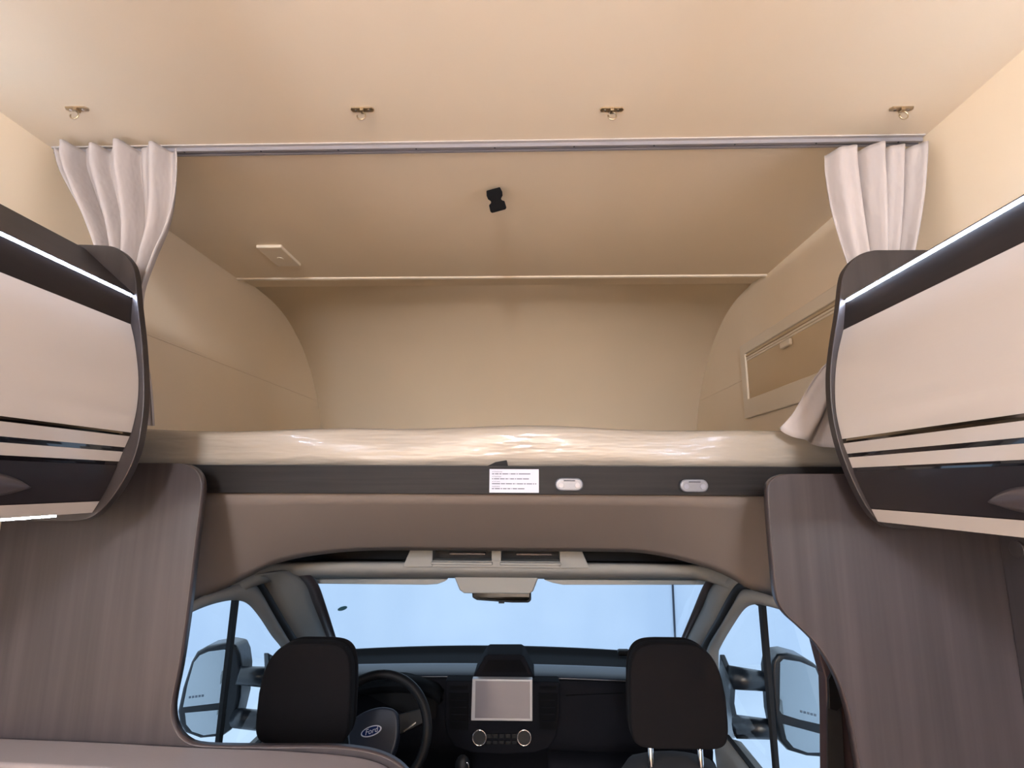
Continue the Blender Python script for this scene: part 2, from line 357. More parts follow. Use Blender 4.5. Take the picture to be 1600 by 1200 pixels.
# ------------------------------------------------------------------ curtains
def curtain(name, rows, nf, amp, label, seed, par=None, nu=120, nv=40):
    """rows: (left px, right px, py, Y, fold scale)"""
    rnd = random.Random(seed); ph = [rnd.uniform(0,6.28) for _ in range(4)]
    keys = [Vector((at(l,y,Y=Y).x, at(r,y,Y=Y).x, (at(l,y,Y=Y).z+at(r,y,Y=Y).z)/2)) for l,r,y,Y,*_ in rows]; ex = [Vector((q[3],q[4],q[5] if len(q) > 5 else 0)) for q in rows]
    KC, EC = curve(keys, nv), curve(ex, nv); R = []
    for i in range(nv):
        xl, xr, z = KC[i]; Y, fs, dr = EC[i]; v = i/(nv-1); row = []
        for j in range(nu):
            u = j/(nu-1); a = 2*math.pi*nf*(u+.035*math.sin(5*u+ph[0])+.02*math.sin(4*v+ph[1]))+ph[2]
            w = math.sin(a)*(1+.35*math.sin(3.1*u*nf+ph[1]))+.3*math.sin(2*a+ph[3]+2*v); x = xl+(xr-xl)*u+.22*amp*fs*math.cos(a+.6)*(1 if 0 < j < nu-1 else .3)*math.sin(math.pi*min(1,max(0,u)))
            row.append((x, Y+amp*fs*w, z-dr*max(0,u)**.55))
        R.append(row)
    o = grid(name, R, M['curtain'], solid=.003); return tag(o, label, 'curtain', 'bunched bed curtains')
curtain('bed_curtain', [(84,272,230,1.150,1.0),(88,274,260,1.148,1.0),(112,272,310,1.142,1.0),(135,262,355,1.138,.9),(155,240,405,1.140,.75),(165,222,460,1.15,.55),(160,222,530,1.16,.5),(150,232,600,1.16,.6),(140,234,664,1.16,.7)], 4.6, .021, 'pale linen curtain gathered on the left end of the rail', 2)
curtain('bed_curtain', [(1299,1452,231,1.145,1.0),(1300,1449,260,1.143,1.0),(1308,1442,310,1.14,1.0),(1318,1434,355,1.138,.9),(1330,1424,400,1.14,.8),(1345,1410,460,1.15,.6),(1330,1405,530,1.17,.6),(1288,1395,575,1.20,.7,.004),(1262,1390,615,1.235,.8,.012),(1244,1388,645,1.26,.8,.03),(1222,1385,668,1.275,.6,.075)], 3.9, .020, 'pale linen curtain gathered on the right end of the rail', 9)

# ------------------------------------------------------------------ overhead lockers
YE0, YE1 = 1.045, 1.063; YL = -1.3
def prof_px(lst, Y): return [(at(x,y,Y=Y).x, at(x,y,Y=Y).z) for x, y in lst]
def locker(s, outer, led, ftop, door_px, label, handle):
    xw = s*(XW-.002)
    r = empty('overhead_locker', (xw, YE0, 1.39)); tag(r, label, 'locker')
    out = [tuple(v) for v in curve([Vector(p) for p in prof_px(outer, YE1)], 60)]
    e = prism('end_panel', [(xw, out[0][1])]+out+[(xw, out[-1][1])], 'y', YE0, YE1, M['locker_end'], r, bevel=.002)
    D = [tuple(v) for v in curve([Vector(p) for p in prof_px([q[:2] for q in door_px], YE0)], 61)]
    # body shell behind the front
    ins = [(x+s*.012, z) for x, z in D]
    L = prof_px([led], YE0)[0]; T = prof_px([ftop], YE0)[0]
    body = [(xw, T[1]-.006), (T[0]+s*.006, T[1]-.006), (L[0]+s*.010, L[1]), ins[0]]+ins[1:]+[(xw, D[-1][1]+.004)]
    prism('body', body, 'y', YL, YE0-.001, M['locker_wood'], r)
    # upper fascia from the led groove up to the top edge, and the lower fascia down to the door
    prism('upper_fascia', [L, T, (T[0]+s*.005, T[1]-.004), (L[0]+s*.007, L[1]-.0017), (L[0]+s*.0005, L[1]-.0015)], 'y', YL, YE0, M['locker_wood'], r)
    prism('led_strip', [(L[0]+s*.0030, L[1]-.0018), (L[0]+s*.0033, L[1]-.0058), (L[0]+s*.009, L[1]-.0058), (L[0]+s*.009, L[1]-.003)], 'y', YL, YE0-.004, M['led'], r)
    prism('lower_fascia', [(L[0]+s*.0034, L[1]-.0060), (L[0]+s*.016, L[1]-.0060), ins[0], (D[0][0]+s*.001, D[0][1]+.0006)], 'y', YL, YE0, M['locker_wood'], r)
    # the front, cut in bands along its curve
    def band(name, z1, z0, m, par, proud=0.0, y0=-.30, y1=YE0-.0015, th=.0117):
        P = []
        def X(z):
            for k in range(len(D)-1):
                if D[k][1] >= z >= D[k+1][1]:
                    t = (D[k][1]-z)/max(1e-9, D[k][1]-D[k+1][1]); return D[k][0]+(D[k+1][0]-D[k][0])*t
            return D[-1][0]
        nn = max(2, int((z1-z0)/.006)); zs = [z1+(z0-z1)*i/nn for i in range(nn+1)]
        P = [(X(z)-s*proud, z) for z in zs]+[(X(z)+s*th, z) for z in reversed(zs)]
        return prism(name, P, 'y', y0, y1, m, par, smooth=False)
    zc = [p[1] for p in prof_px([q[:2] for q in door_px], YE0)]; key = {q[2]: zc[i] for i, q in enumerate(door_px) if len(q) > 2}
    d = band('door', key['top'], key['s1'], M['door_cream'], r)
    for pp in d.data.polygons: pp.use_smooth = False
    band('stripe', key['s1'], key['s1b'], M['bronze'], d, -.0008)
    band('door_band', key['s1b'], key['s2'], M['door_cream'], d)
    band('stripe', key['s2'], key['s2b'], M['black_gloss'], d, -.0008)
    band('door_band', key['s2b'], key['s3'], M['door_cream'], d)
    band('stripe', key['s3'], key['s3b'], M['black_gloss'], d, -.0008)
    band('dark_band', key['s3b'], key['w'], M['door_dark'], d)
    band('lower_band', key['w']-.0015, key['end'], M['door_cream'], r)
    lx, lz = (D[-1][0]+s*.006, D[-1][1]-.0005) if s < 0 else (D[-1][0]+s*.03, D[-1][1]+.0035)
    prism('low_led_strip', [(lx, lz), (lx+s*.010, lz), (lx+s*.010, lz-.0032), (lx, lz-.0032)], 'y', YL, .97, M['led_low'], r)
    # unseen fill strip added on the locker top to brighten the ceiling
    prism('added_fill_strip', [(xw-s*.03, T[1]-.006), (xw-s*.03, T[1]), (xw-s*.05, T[1]), (xw-s*.05, T[1]-.006)], 'y', YL, .95, M['cove'], r)
    # lens-shaped handle on the dark band
    c, ln, hh = handle; R = []
    zc_ = c.z
    def X(z):
        for k in range(len(D)-1):
            if D[k][1] >= z >= D[k+1][1]:
                t = (D[k][1]-z)/max(1e-9, D[k][1]-D[k+1][1]); return D[k][0]+(D[k+1][0]-D[k][0])*t
        return D[-1][0]
    for i in range(21):
        u = -1+2*i/20; w = hh*max(.03, (1-abs(u)**2.2)); R.append([(X(zc_+w*q)-s*(.0006+.007*(1-q*q)*(1-u*u)), c.y+u*ln, zc_+w*q-.004*u*u) for q in (-1,-.6,-.2,.2,.6,1)])
    h = grid('handle', R, M['handle'], d, solid=.002)
    tube('handle_trim', [(X(zc_+hh*.3)-s*.009, c.y+u*ln*.35-.02, zc_+hh*.3) for u in (-1,-.5,0,.5,1)], .0022, M['chrome'], h, n=8)
    disc('lock_button', (X(zc_)-s*.006, c.y-.02, zc_-.002), .006, (-s,0,0), .006, M['chrome'], h, n=14, bevel=.001)
    return r
locker(-1, [(100,387),(160,388),(190,392),(210,408),(220,430),(225,480),(232,545),(235,610),(232,660),(222,710),(203,752),(180,785),(160,804),(140,812),(110,813)],
       (210,460), (132,388),
       [(205,507,'top'),(212,540),(217,590),(215,635),(206,676,'s1'),(203.5,682,'s1b'),(196,699,'s2'),(193,706,'s2b'),(187,721,'s3'),(184,727,'s3b'),(172,754),(157,782,'w'),(145,801,'end')],
       'dark wood overhead locker with cream front on the left wall', (at(-60,758,X=-.70), .10, .020))
locker(1, [(1460,396),(1380,396),(1354,397),(1332,405),(1316,421),(1308,440),(1302,490),(1294,540),(1289,590),(1292,645),(1303,697),(1322,748),(1346,794),(1366,816),(1390,825),(1430,826)],
       (1318,468), (1345,462),
       [(1317,516,'top'),(1308,556),(1304,600),(1306,645),(1315,686,'s1'),(1317,693,'s1b'),(1323,709,'s2'),(1325,715,'s2b'),(1331,731,'s3'),(1333,737,'s3b'),(1344,762),(1360,794,'w'),(1371,815,'end')],
       'dark wood overhead locker with cream front on the right wall', (at(1560,782,X=.69), .075, .017))

# ------------------------------------------------------------------ dark wood partitions beside the cab
YP0, YP1 = 1.205, 1.225
def partition(name, px, s, label, YP0=1.205):
    YP1 = YP0+.02
    path = [tuple(v) for v in curve([Vector(p) for p in prof_px(px, YP0)], 70)]; xw = s*(XW-.003)
    r = empty(name, (xw-s*.2, YP0, 0)); tag(r, label, 'partition', 'dark wood cab partitions')
    prism('panel', [(xw, path[0][1])]+path+[(path[-1][0], .002), (xw, .002)], 'y', YP0, YP1, M['wood'], r, bevel=.0012)
    n = len(path); R = []
    for i, (x, z) in enumerate(path):
        a = Vector(path[max(0,i-1)]); b = Vector(path[min(n-1,i+1)]); t = (b-a).normalized(); nx, nz = t.y*-1, t.x
        if (nx*s > 0 and i > n*.3 and i < n*.5) : nx, nz = -nx, -nz
        R.append([(x, YP0-.0006, z), (x, YP1+.0006, z)])
    grid('edge_band', R, M['wood_edge'], r, solid=.0016, off=0)
    return r
partition('cab_partition', [(200,724),(270,724),(292,727),(307,737),(314,755),(312,790),(303,860),(293,945),(280,1035),(270,1085),(267,1112),(272,1138),(287,1158),(315,1167),(400,1169),(500,1169),(550,1172),(590,1180),(622,1196),(645,1222),(652,1250)], -1, 'dark wood partition on the left with low shelf curving behind the driver seat')
rp = partition('cab_partition', [(1320,741),(1240,741),(1220,743),(1207,750),(1201,764),(1203,810),(1208,870),(1213,922),(1219,944),(1231,962),(1252,981),(1276,1005),(1297,1036),(1315,1072),(1328,1115),(1338,1165),(1346,1215),(1352,1260)], 1, 'dark wood partition on the right with S-shaped edge', 1.12)
struct(box('wall_cladding_right', XW-.018, XW-.0005, YL, 1.1185, .002, 1.378, M['wood'], bevel=.001))
kc = at(1592,858,X=XW-.019); tag(disc('round_cap', (XW-.0185, kc.y, kc.z), .016, (-1,0,0), .006, M['wood'], None, bevel=.002), 'round dark cap at the right edge of the dark partition', 'cap')

# bench with upright backrest in front of the left partition
bn = empty('dinette_bench', (-.62, 1.0, 0)); tag(bn, 'taupe padded bench backrest in front of the left partition', 'bench')
top = [tuple(v) for v in curve([Vector(p) for p in prof_px([(-60,1150),(0,1154),(150,1160),(300,1168),(430,1173),(530,1180),(585,1190),(615,1207),(628,1235)], 1.195)], 40)]
prism('backrest', [(-1.04, top[0][1])]+[t for t in top if t[0] > -1.03]+[(top[-1][0], .45), (-1.04, .45)], 'y', 1.10, 1.202, M['cushion'], bn, bevel=.022, seg=4)
box('seat_cushion', -1.04, top[-1][0], .65, 1.095, .36, .47, M['cushion'], bn, bevel=.03, seg=4)
box('base', -1.04, top[-1][0]-.02, .67, 1.20, 0, .36, M['wood'], bn, bevel=.003)

# ------------------------------------------------------------------ lining below the bed, arched over the cab
AR = [(262,962),(292,945),(315,933),(350,920),(385,903),(410,890),(437,879),(490,868),(560,861),(640,860),(780,861),(930,862),(1000,864),(1049,872),(1089,883),(1122,894),(1146,906),(1165,917),(1195,930),(1216,938),(1250,956)]
def arch_y(px): u = (px-783)/500.0; return 1.68-.26*min(1.1, abs(u))**2.2
P2 = curve([Vector((x, y)) for x, y in AR], 90); R = [[] for _ in range(9)]
for p in P2:
    b = at(p.x, p.y, Y=arch_y(p.x)); t = Vector((b.x*1.0, 1.335, 1.432))
    t = at(p.x, 771+.006*(p.x-300), Y=1.335); t.z = min(t.z, 1.428)
    for i in range(9):
        u = i/8; q = t.lerp(b, u); q.z -= .012*math.sin(math.pi*u); q.y += .02*math.sin(math.pi*u); R[i].append(q)
ln = grid('cab_arch_lining', R, M['fabric'], solid=.006, off=1)
tag(ln, 'grey beige lining panel arched between bed and cab', 'lining')

# ------------------------------------------------------------------ cab shell
DZ, DX, DS = 1.12, .74, .222          # side glass leans: |x| = DX + (DZ - z)*DS
def door_pl(s): return Vector((s*DX, 0, DZ)), Vector((1, 0, s*DS)).normalized()
WA, WB = at(785,906,Y=2.10), at(785,1012,Y=3.0)
WN = Vector((0, -(WB.z-WA.z), WB.y-WA.y)).normalized()
def wind(px, py, dy=0.0): return on_plane(px, py, WA+Vector((0,dy,0)), WN)
BOW = .10
L0 = [(478,890),(497,913),(512,955),(527,1003),(540,1045)]; R0 = [(1120,890),(1100,913),(1082,955),(1062,1003),(1046,1045)]
NW = 24; CL = curve([wind(*p, -BOW) for p in L0], 14); CR = curve([wind(*p, -BOW) for p in R0], 14)
RW = []
for a, b in zip(CL, CR):
    row = []
    for j in range(NW+1):
        u = j/NW; q = a.lerp(b, u); k = BOW*(1-(2*u-1)**2); q.y += k; q.z += 0; row.append(q)
    RW.append(row)
ws = empty('window_2', (0, 2.5, .5)); ws['kind'] = 'structure'; ws['label'] = 'windscreen of the cab'
grid('glass_pane', RW, M['glass'], ws)
dc = wind(535,951,-.04); dn = WN
sk = []
for i in range(20):
    t = 2*math.pi*i/20; q = wind(535+7.5*math.cos(t), 951-1.6*math.cos(t)*1.2+3.0*math.sin(t), -.045); sk.append(q)
d = mesh('windscreen_dot', sk+[q+WN*.0015 for q in sk], [tuple(range(20)), tuple(range(39,19,-1))]+[(i,(i+1)%20,20+(i+1)%20,20+i) for i in range(20)], M['teal'])
tag(d, 'small teal oval dot stuck on the windscreen', 'sticker')

def pillar(side, s, b_wind, b_wtrim, b_pil, b_seal0, b_seal1, b_win):
    """A-pillar in strips from windscreen edge to side glass"""
    p0, n0 = door_pl(s); n = 26
    f_w = lambda l, d=0: curve([wind(*p, -BOW+d) for p in l], n)
    f_d = lambda l, o=0: curve([on_plane(x, y, p0-Vector((s*o,0,0)), n0) for x, y in l], n)
    e = empty('pillar_trim', (s*.8, 2.2, .45)); tag(e, 'grey roof pillar trim between windscreen and %s side glass' % side, 'pillar', 'windscreen pillar trims')
    A = f_w(b_wind); B = f_w(b_wtrim, -.02); Cc = f_d(b_seal0, .012); D2 = f_d(b_seal1, .006)
    grid('glass_border', [A, B], M['dark_trim'], e, solid=.006)
    mid1 = [b.lerp(c, .33)+Vector((-s*.012, -.02, .004)) for b, c in zip(B, Cc)]; mid2 = [b.lerp(c, .7)+Vector((-s*.012, -.01, .002)) for b, c in zip(B, Cc)]
    grid('cover', [B, mid1, mid2, Cc], M['grey_trim'], e, solid=.006)
    grid('seal', [Cc, [c.lerp(d, .5)+Vector((-s*.008,0,0)) for c, d in zip(Cc, D2)], D2], M['rubber'], e, solid=.006)
    return e
p0l, n0l = door_pl(-1)
pillar('left', -1, L0, [(455,890),(477,912),(490,945),(513,1003),(528,1045)], None,
       [(386,900),(402,903),(418,922),(440,960),(468,1005),(495,1048)], [(378,912),(396,914),(408,930),(426,962),(452,1005),(478,1048)], None)
pillar('right', 1, R0, [(1140,890),(1112,918),(1098,950),(1072,1003),(1055,1045)], None,
       [(1163,908),(1150,915),(1135,938),(1118,970),(1098,1005),(1074,1048)], [(1172,922),(1160,925),(1148,945),(1134,972),(1112,1005),(1088,1048)], None)

def door(side, s, win, seal, barpx, label):
    p0, n0 = door_pl(s); e = empty('cab_door', (s*.93, 1.9, -.25)); tag(e, label, 'door', 'cab doors')
    n = 60; W_ = [on_plane(x, y, p0, n0) for x, y in win]; Wc = curve(W_, n)
    # frame: from the glass edge outwards to a larger outline on the same leaning plane
    O_ = curve([on_plane(x, y, p0-Vector((s*.01,0,0)), n0) for x, y in seal], n)
    mid = [a.lerp(b, .5)+Vector((-s*.014,0,0)) for a, b in zip(Wc, O_)]
    fo = grid('window_frame', [Wc, mid, O_], M['grey_trim'], e, solid=.01)
    # glass pane
    zb = .50; pane = [Vector(v)+Vector((s*.008,0,0)) for v in Wc]
    ys = [v.y for v in pane]; low = [Vector((s*(DX+(DZ-zb)*DS+.008), y, zb)) for y in (1.40, 2.45)]
    c = [Vector((s*(DX+(DZ-z)*DS+.012), y, z)) for y, z in ((1.40,zb),(2.55,zb),(2.55,.62),(1.75,1.20),(1.40,1.22))]
    mesh('glass_pane', c, [(0,1,2,3,4)], M['glass'], e, fix=False)
    a, b = [on_plane(x, y, p0-Vector((s*.004,0,0)), n0) for x, y in barpx]
    d = Vector((0,.012,0)); x_ = Vector((s*.012,0,0))
    mesh('window_bar', [a-d,a+d,a+d+x_,a-d+x_,b-d,b+d,b+d+x_,b-d+x_], BF, M['rubber'], e)
    # lower door panel with sill
    xs = lambda z: s*(DX+(DZ-z)*DS)
    prism('door_panel', [(xs(zb)+s*.05, zb-.01),(xs(zb)-s*.01, zb+.006),(xs(zb)-s*.04, zb-.006),(xs(zb)-s*.055, zb-.04),(xs(zb)-s*.05, zb-.12),(xs(zb)-s*.075, zb-.2),(xs(zb)-s*.075, -.20),(xs(zb)+s*.05, -.20)], 'y', 1.45, 2.30, M['grey_trim'], e, bevel=.006)
    box('sill_strip', min(xs(zb)-s*.012, xs(zb)+s*.004), max(xs(zb)-s*.012, xs(zb)+s*.004), 1.45, 2.30, zb+.004, zb+.012, M['rubber'], e)
    return e
door('left', -1, [(262,985),(285,962),(315,947),(345,938),(368,936),(386,942),(404,962),(424,992),(440,1012),(470,1060),(490,1095)],
     [(250,975),(280,955),(315,932),(350,920),(378,912),(396,914),(408,930),(426,962),(452,1005),(482,1050),(502,1090)], ((371,935),(340,1200)), 'cab door on the left with side glass and divider bar')
door('right', 1, [(1262,975),(1240,955),(1218,949),(1198,944),(1180,942),(1164,950),(1146,975),(1126,1010),(1122,1030),(1123,1090),(1126,1130)],
     [(1275,965),(1250,945),(1218,936),(1195,928),(1172,922),(1160,925),(1148,945),(1130,975),(1108,1012),(1098,1050),(1085,1100)], ((1187,943),(1210,1210)), 'cab door on the right with side glass and divider bar')

# header above the windscreen
hd = empty('roof_header', (0,2.0,1.0)); tag(hd, 'grey roof lining strip above the windscreen with visors below', 'header')
T_ = curve([at(x,y,Y=Y) for x,y,Y in [(362,914,1.60),(405,892,1.70),(450,886,1.82),(520,884,1.88),(640,884,1.88),(785,885,1.88),(940,886,1.88),(1060,888,1.88),(1110,891,1.82),(1142,899,1.72),(1180,922,1.60)]], 50)
B_ = curve([at(x,y,Y=Y) for x,y,Y in [(372,926,1.63),(415,911,1.76),(455,904,1.9),(520,903,1.99),(640,903,2.03),(785,904,2.04),(940,905,2.03),(1060,905,1.99),(1095,907,1.9),(1128,916,1.76),(1170,934,1.63)]], 50)
K_ = [b+Vector((0,.14,.02)) for b in B_]
grid('lining', [[t+Vector((0,.05,.012)) for t in T_], T_, [t.lerp(b,.5)+Vector((0,-.008,-.003)) for t, b in zip(T_, B_)], B_, K_], M['grey_trim'], hd, solid=.004, off=1)
# dark storage shelf behind the arch
sh = empty('overhead_shelf', (0,1.95,1.16)); tag(sh, 'black open storage shelf above the windscreen', 'shelf')
box('back', -.80, .80, 2.06, 2.08, 1.135, 1.43, M['black_plastic'], sh)
box('tray', -.62, .62, 1.955, 2.06, at(785,884,Y=1.95).z-.008, at(785,884,Y=1.95).z+.004, M['black_plastic'], sh)
for s in (-1, 1): box('side', s*.80-.01, s*.80+.01, 1.70, 2.08, 1.10, 1.43, M['black_plastic'], sh)
# centre console in the shelf
cn = empty('overhead_console', (0,1.88,1.15)); tag(cn, 'grey overhead console with two open cubbies', 'console')
def py(px, y, Y=1.87): v = at(px, y, Y=Y); return (v.x, v.z)
zt = at(785,850,Y=1.87).z
OL = [py(629,886),py(645,850),py(905,850),py(921,888)]
cu = [(py(676,862),py(768,876)),(py(783,863),py(875,878))]
xl0, xr0 = cu[0][0][0], cu[0][1][0]; xl1, xr1 = cu[1][0][0], cu[1][1][0]; zb0 = cu[0][1][1]-.001
zlo = py(785,887)[1]
prism('left_cheek', [py(629,886),py(645,850),(xl0,zt),(xl0,zlo)], 'y', 1.87, 1.95, M['grey_trim'], cn, bevel=.002)
prism('right_cheek', [py(921,888),(xr1,zlo),(xr1,zt),py(905,850)], 'y', 1.87, 1.95, M['grey_trim'], cn, bevel=.002)
box('divider', xr0, xl1, 1.868, 1.95, zb0, zt, M['grey_trim'], cn, bevel=.002)
box('lower_rail', xl0, xr1, 1.87, 1.95, zlo, zb0, M['grey_trim'], cn, bevel=.002)
for a, b in ((xl0,xr0),(xl1,xr1)):
    e = box('cubby', a, b, 1.93, 1.945, zb0, zt, M['black_plastic'], cn)
    box('cubby_lip', a-.004, b+.004, 1.858, 1.871, zb0-.012, zb0-.003, M['grey_trim'], cn, bevel=.003)
    box('tray_light', a+(b-a)*.25, b-(b-a)*.12, 1.915, 1.93, zb0+.012, zb0+.02, M['dark_trim'], e, bevel=.002)

# sun visors
def visor(px, label):
    V_ = [at(x,y,Y=2.05) for x,y in px]; n = len(V_)
    pts = V_+[v+Vector((0,.10,.012)) for v in V_]
    o = mesh('sun_visor', pts, [tuple(range(n)), tuple(range(2*n-1,n-1,-1))]+[(i,(i+1)%n,n+(i+1)%n,n+i) for i in range(n)], M['grey_trim'], bevel=.003)
    tag(o, label, 'sun visor', 'folded sun visors')
visor([(440,905),(700,905),(694,909),(683,913),(665,914),(450,912),(440,909)], 'folded grey sun visor left of the mirror')
visor([(850,906),(1110,907),(1108,912),(1098,914),(880,914),(864,911),(855,908)], 'folded grey sun visor right of the mirror')
mr = empty('rear_view_mirror', at(785,935,Y=2.1)); tag(mr, 'rear-view mirror under its grey sensor cover', 'mirror')
q = [at(x,y,Y=2.02) for x,y in [(709,900),(842,901),(833,924),(826,928),(725,927),(718,922)]]; n = len(q)
mesh('sensor_cover', q+[v+Vector((0,.015,-.002)) for v in q], [tuple(range(n)), tuple(range(2*n-1,n-1,-1))]+[(i,(i+1)%n,n+(i+1)%n,n+i) for i in range(n)], M['grey_trim'], mr, bevel=.006)
def slab(name, px, Y0, th, m, par, bev=.004):
    q = [at(x,y,Y=Y0) for x,y in px]; n = len(q)
    return mesh(name, q+[v+Vector((0,th,0)) for v in q], [tuple(range(n)), tuple(range(2*n-1,n-1,-1))]+[(i,(i+1)%n,n+(i+1)%n,n+i) for i in range(n)], m, par, bevel=bev)
sl = slab('mirror_housing', [(737,920),(830,920),(830,938),(826,942),(800,942),(745,938),(738,934)], 2.062, .03, M['black_plastic'], mr)
q = [at(x,y,Y=2.040+.020*(y-920)/19) for x,y in [(740,921),(827,921),(827,936),(823,939),(800,939),(748,935),(741,932)]]; n = len(q)
mesh('mirror_glass', q+[v+Vector((0,.002,0)) for v in q], [tuple(range(n)), tuple(range(2*n-1,n-1,-1))]+[(i,(i+1)%n,n+(i+1)%n,n+i) for i in range(n)], M['mirror'], sl)
slab('mirror_stem', [(779,938),(788,938),(788,943),(779,943)], 2.058, .01, M['black_plastic'], sl, .001)

# ------------------------------------------------------------------ dashboard
db = empty('dashboard', (0,2.5,-.25)); tag(db, 'black dashboard below the windscreen, sky reflection painted on its top pad', 'dashboard')
zt = at(785,1056,Y=2.36).z; zf = at(785,1040,Y=2.47).z; zw = at(785,1011,Y=3.0).z
XD = .80
def across(name, prof, m, n=32, bulge=0.0, x0=-XD, x1=XD, hump=0.0):
    R = []
    for i in range(n+1):
        x = x0+(x1-x0)*i/n; k = 1-(x/XD)**2; hp = hump*math.exp(-((x+.0)/.33)**2)
        R.append([(x, y-bulge*(1-k), z+hp) for y, z in prof])
    return grid(name, R, m, db, solid=.004)
across('rear_ledge', [(3.06,zw-.03),(3.02,zw),(2.99,zw+.001),(2.95,zw-.012),(2.75,zf-.045),(2.56,zf-.03),(2.50,zf-.004)], M['dash_black'], bulge=.10)
across('top_pad', [(2.52,zf-.03),(2.50,zf-.003),(2.47,zf+.002),(2.40,zt+.006),(2.36,zt),(2.352,zt-.004)], M['dash_top'], bulge=.06)
across('fascia', [(2.353,zt-.0045),(2.346,zt-.012),(2.343,zt-.035),(2.335,zt-.07),(2.325,zt-.12),(2.31,zt-.17),(2.30,zt-.21),(2.31,zt-.25),(2.36,zt-.29),(2.42,zt-.4),(2.42,-.2)], M['dash'], bulge=.06)
across('lower_shelf', [(2.40,zt-.235),(2.25,zt-.245),(2.22,zt-.26),(2.23,zt-.30),(2.30,zt-.42),(2.34,-.22)], M['dash'], bulge=.03, x0=.19)
def fpx(x, y, Y): v = at(x, y, Y=Y); return (v.x, v.z)
for (xa, ya, xb, yb) in ((884,1126,976,1120),(884,1086,976,1082)):
    a, b = at(xa,ya,Y=2.326), at(xb,yb,Y=2.322)
    tube('panel_seam', [a-Vector((0,.004,0)), b-Vector((0,.004,0))], .0016, M['dash_black'], db, n=6)
# hood above the screen
tw = prism('centre_hood', [fpx(738,1060,2.33),fpx(757,1026,2.33),fpx(762,1023,2.33),fpx(814,1023,2.33),fpx(819,1026,2.33),fpx(836,1060,2.33)], 'y', 2.33, 2.48, M['dash'], db, bevel=.006)
prism('hood_opening', [fpx(752,1050,2.329),fpx(763,1031,2.329),fpx(813,1031,2.329),fpx(824,1050,2.329)], 'y', 2.3285, 2.332, M['dash_black'], tw)
CY_ = 2.285
cs = prism('centre_stack', [fpx(x,y,CY_) for x,y in [(695,1064),(875,1066),(874,1120),(870,1150),(858,1170),(835,1178),(785,1180),(735,1177),(710,1168),(698,1148),(695,1120)]], 'y', CY_, 2.36, M['dash'], db, bevel=.008)
scn = prism('screen_frame', [fpx(x,y,CY_-.02) for x,y in [(738,1061),(832,1062),(832,1127),(736,1126)]], 'y', CY_-.02, CY_+.01, M['film'], cs, bevel=.002)
prism('screen_glass', [fpx(x,y,CY_-.022) for x,y in [(743,1064),(828,1065),(828,1123),(742,1122)]], 'y', CY_-.0215, CY_-.019, M['screen'], scn)
for vx in ((701,733),(841,871)):
    v = prism('vent', [fpx(x,y,CY_-.002) for x,y in [(vx[0],1083),(vx[1],1083),(vx[1]-1,1141),(vx[0]+2,1139)]], 'y', CY_-.003, CY_+.004, M['dash_black'], cs)
    for k in range(4):
        zz = 1094+11*k; a, b = fpx(vx[0]+4,zz,CY_-.004), fpx(vx[1]-4,zz,CY_-.004); box('slat', a[0], b[0], CY_-.006, CY_, a[1]-.0015, a[1]+.0015, M['dash'], v)
    slot = prism('slot', [fpx(x,y,CY_-.001) for x,y in [(vx[0]+2,1072),(vx[1]-2,1072),(vx[1]-2,1078),(vx[0]+2,1078)]], 'y', CY_-.002, CY_+.004, M['dash_black'], cs)
for kx in (749,819):
    x, z = fpx(kx,1154,CY_-.02); kb = disc('knob', (x,CY_,z), .0265, (0,-1,.12), .022, M['black_plastic'], cs, n=32, bevel=.003)
    tube('knob_ring', [(x+.0255*math.cos(t), CY_-.0205+.003*math.sin(t), z+.003+.0255*math.sin(t)) for t in [2*math.pi*i/32 for i in range(32)]], .0019, M['chrome'], kb, n=6, closed=True)
for k in range(5):
    x, z = fpx(764+k*10,1150,CY_-.002); box('button', x-.010, x+.010, CY_-.005, CY_+.004, z-.008, z+.008, M['black_plastic'], cs, bevel=.002)
    x, z = fpx(764+k*10,1160,CY_-.002); box('button', x-.010, x+.010, CY_-.005, CY_+.004, z-.006, z+.006, M['black_plastic'], cs, bevel=.002)
# instrument hood behind the wheel
bx0, bx1 = at(545,1070,Y=2.28).x, at(690,1070,Y=2.28).x
R = []
for i in range(17):
    u = i/16; x = bx0+(bx1-bx0)*u; h = .055*math.sin(math.pi*u)**.5
    R.append([(x,2.40,zt-.04+h*.75),(x,2.30,zt-.05+h),(x,2.235,zt-.055+h*.95),(x,2.24,zt-.065+h*.8),(x,2.32,zt-.08+h*.5)])
grid('instrument_hood', R, M['dash_black'], db, solid=.006)
box('instrument_panel', bx0+.02, bx1-.02, 2.31, 2.33, zt-.20, zt-.02, M['black_plastic'], db, bevel=.01)
# small clip on the ledge
cp = at(973,1007,Y=2.9); tag(box('small_clip', cp.x-.03, cp.x+.03, 2.86, 2.90, zw+.002, zw+.03, M['black_plastic'], bevel=.01), 'small black block on the dashboard ledge by the windscreen', 'clip')

# gear lever
g = at(722,1195,Y=2.05); gl = empty('gear_lever', (g.x,2.08,-.1)); tag(gl, 'black gear lever with chrome marking below the dashboard', 'gear lever')
tube('stick', [(g.x,2.12,.18),(g.x,2.09,.33),(g.x,2.07,g.z-.02)], [.016,.014,.015], M['black_plastic'], gl)
R = []
for i in range(9):
    t = math.pi*i/8; R.append([(g.x+.026*math.sin(t)*math.cos(a), 2.065+.024*math.sin(t)*math.sin(a), g.z-.01+.034*math.cos(t)) for a in [2*math.pi*k/16 for k in range(16)]])
kb = grid('knob', R, M['black_plastic'], gl, close=True)
tube('knob_arc', [(g.x+.020*math.cos(t)+.004, 2.041+.002*math.cos(t), g.z-.006+.024*math.sin(t)) for t in [-.9+.2*k for k in range(10)]], .0018, M['chrome'], kb, n=6)

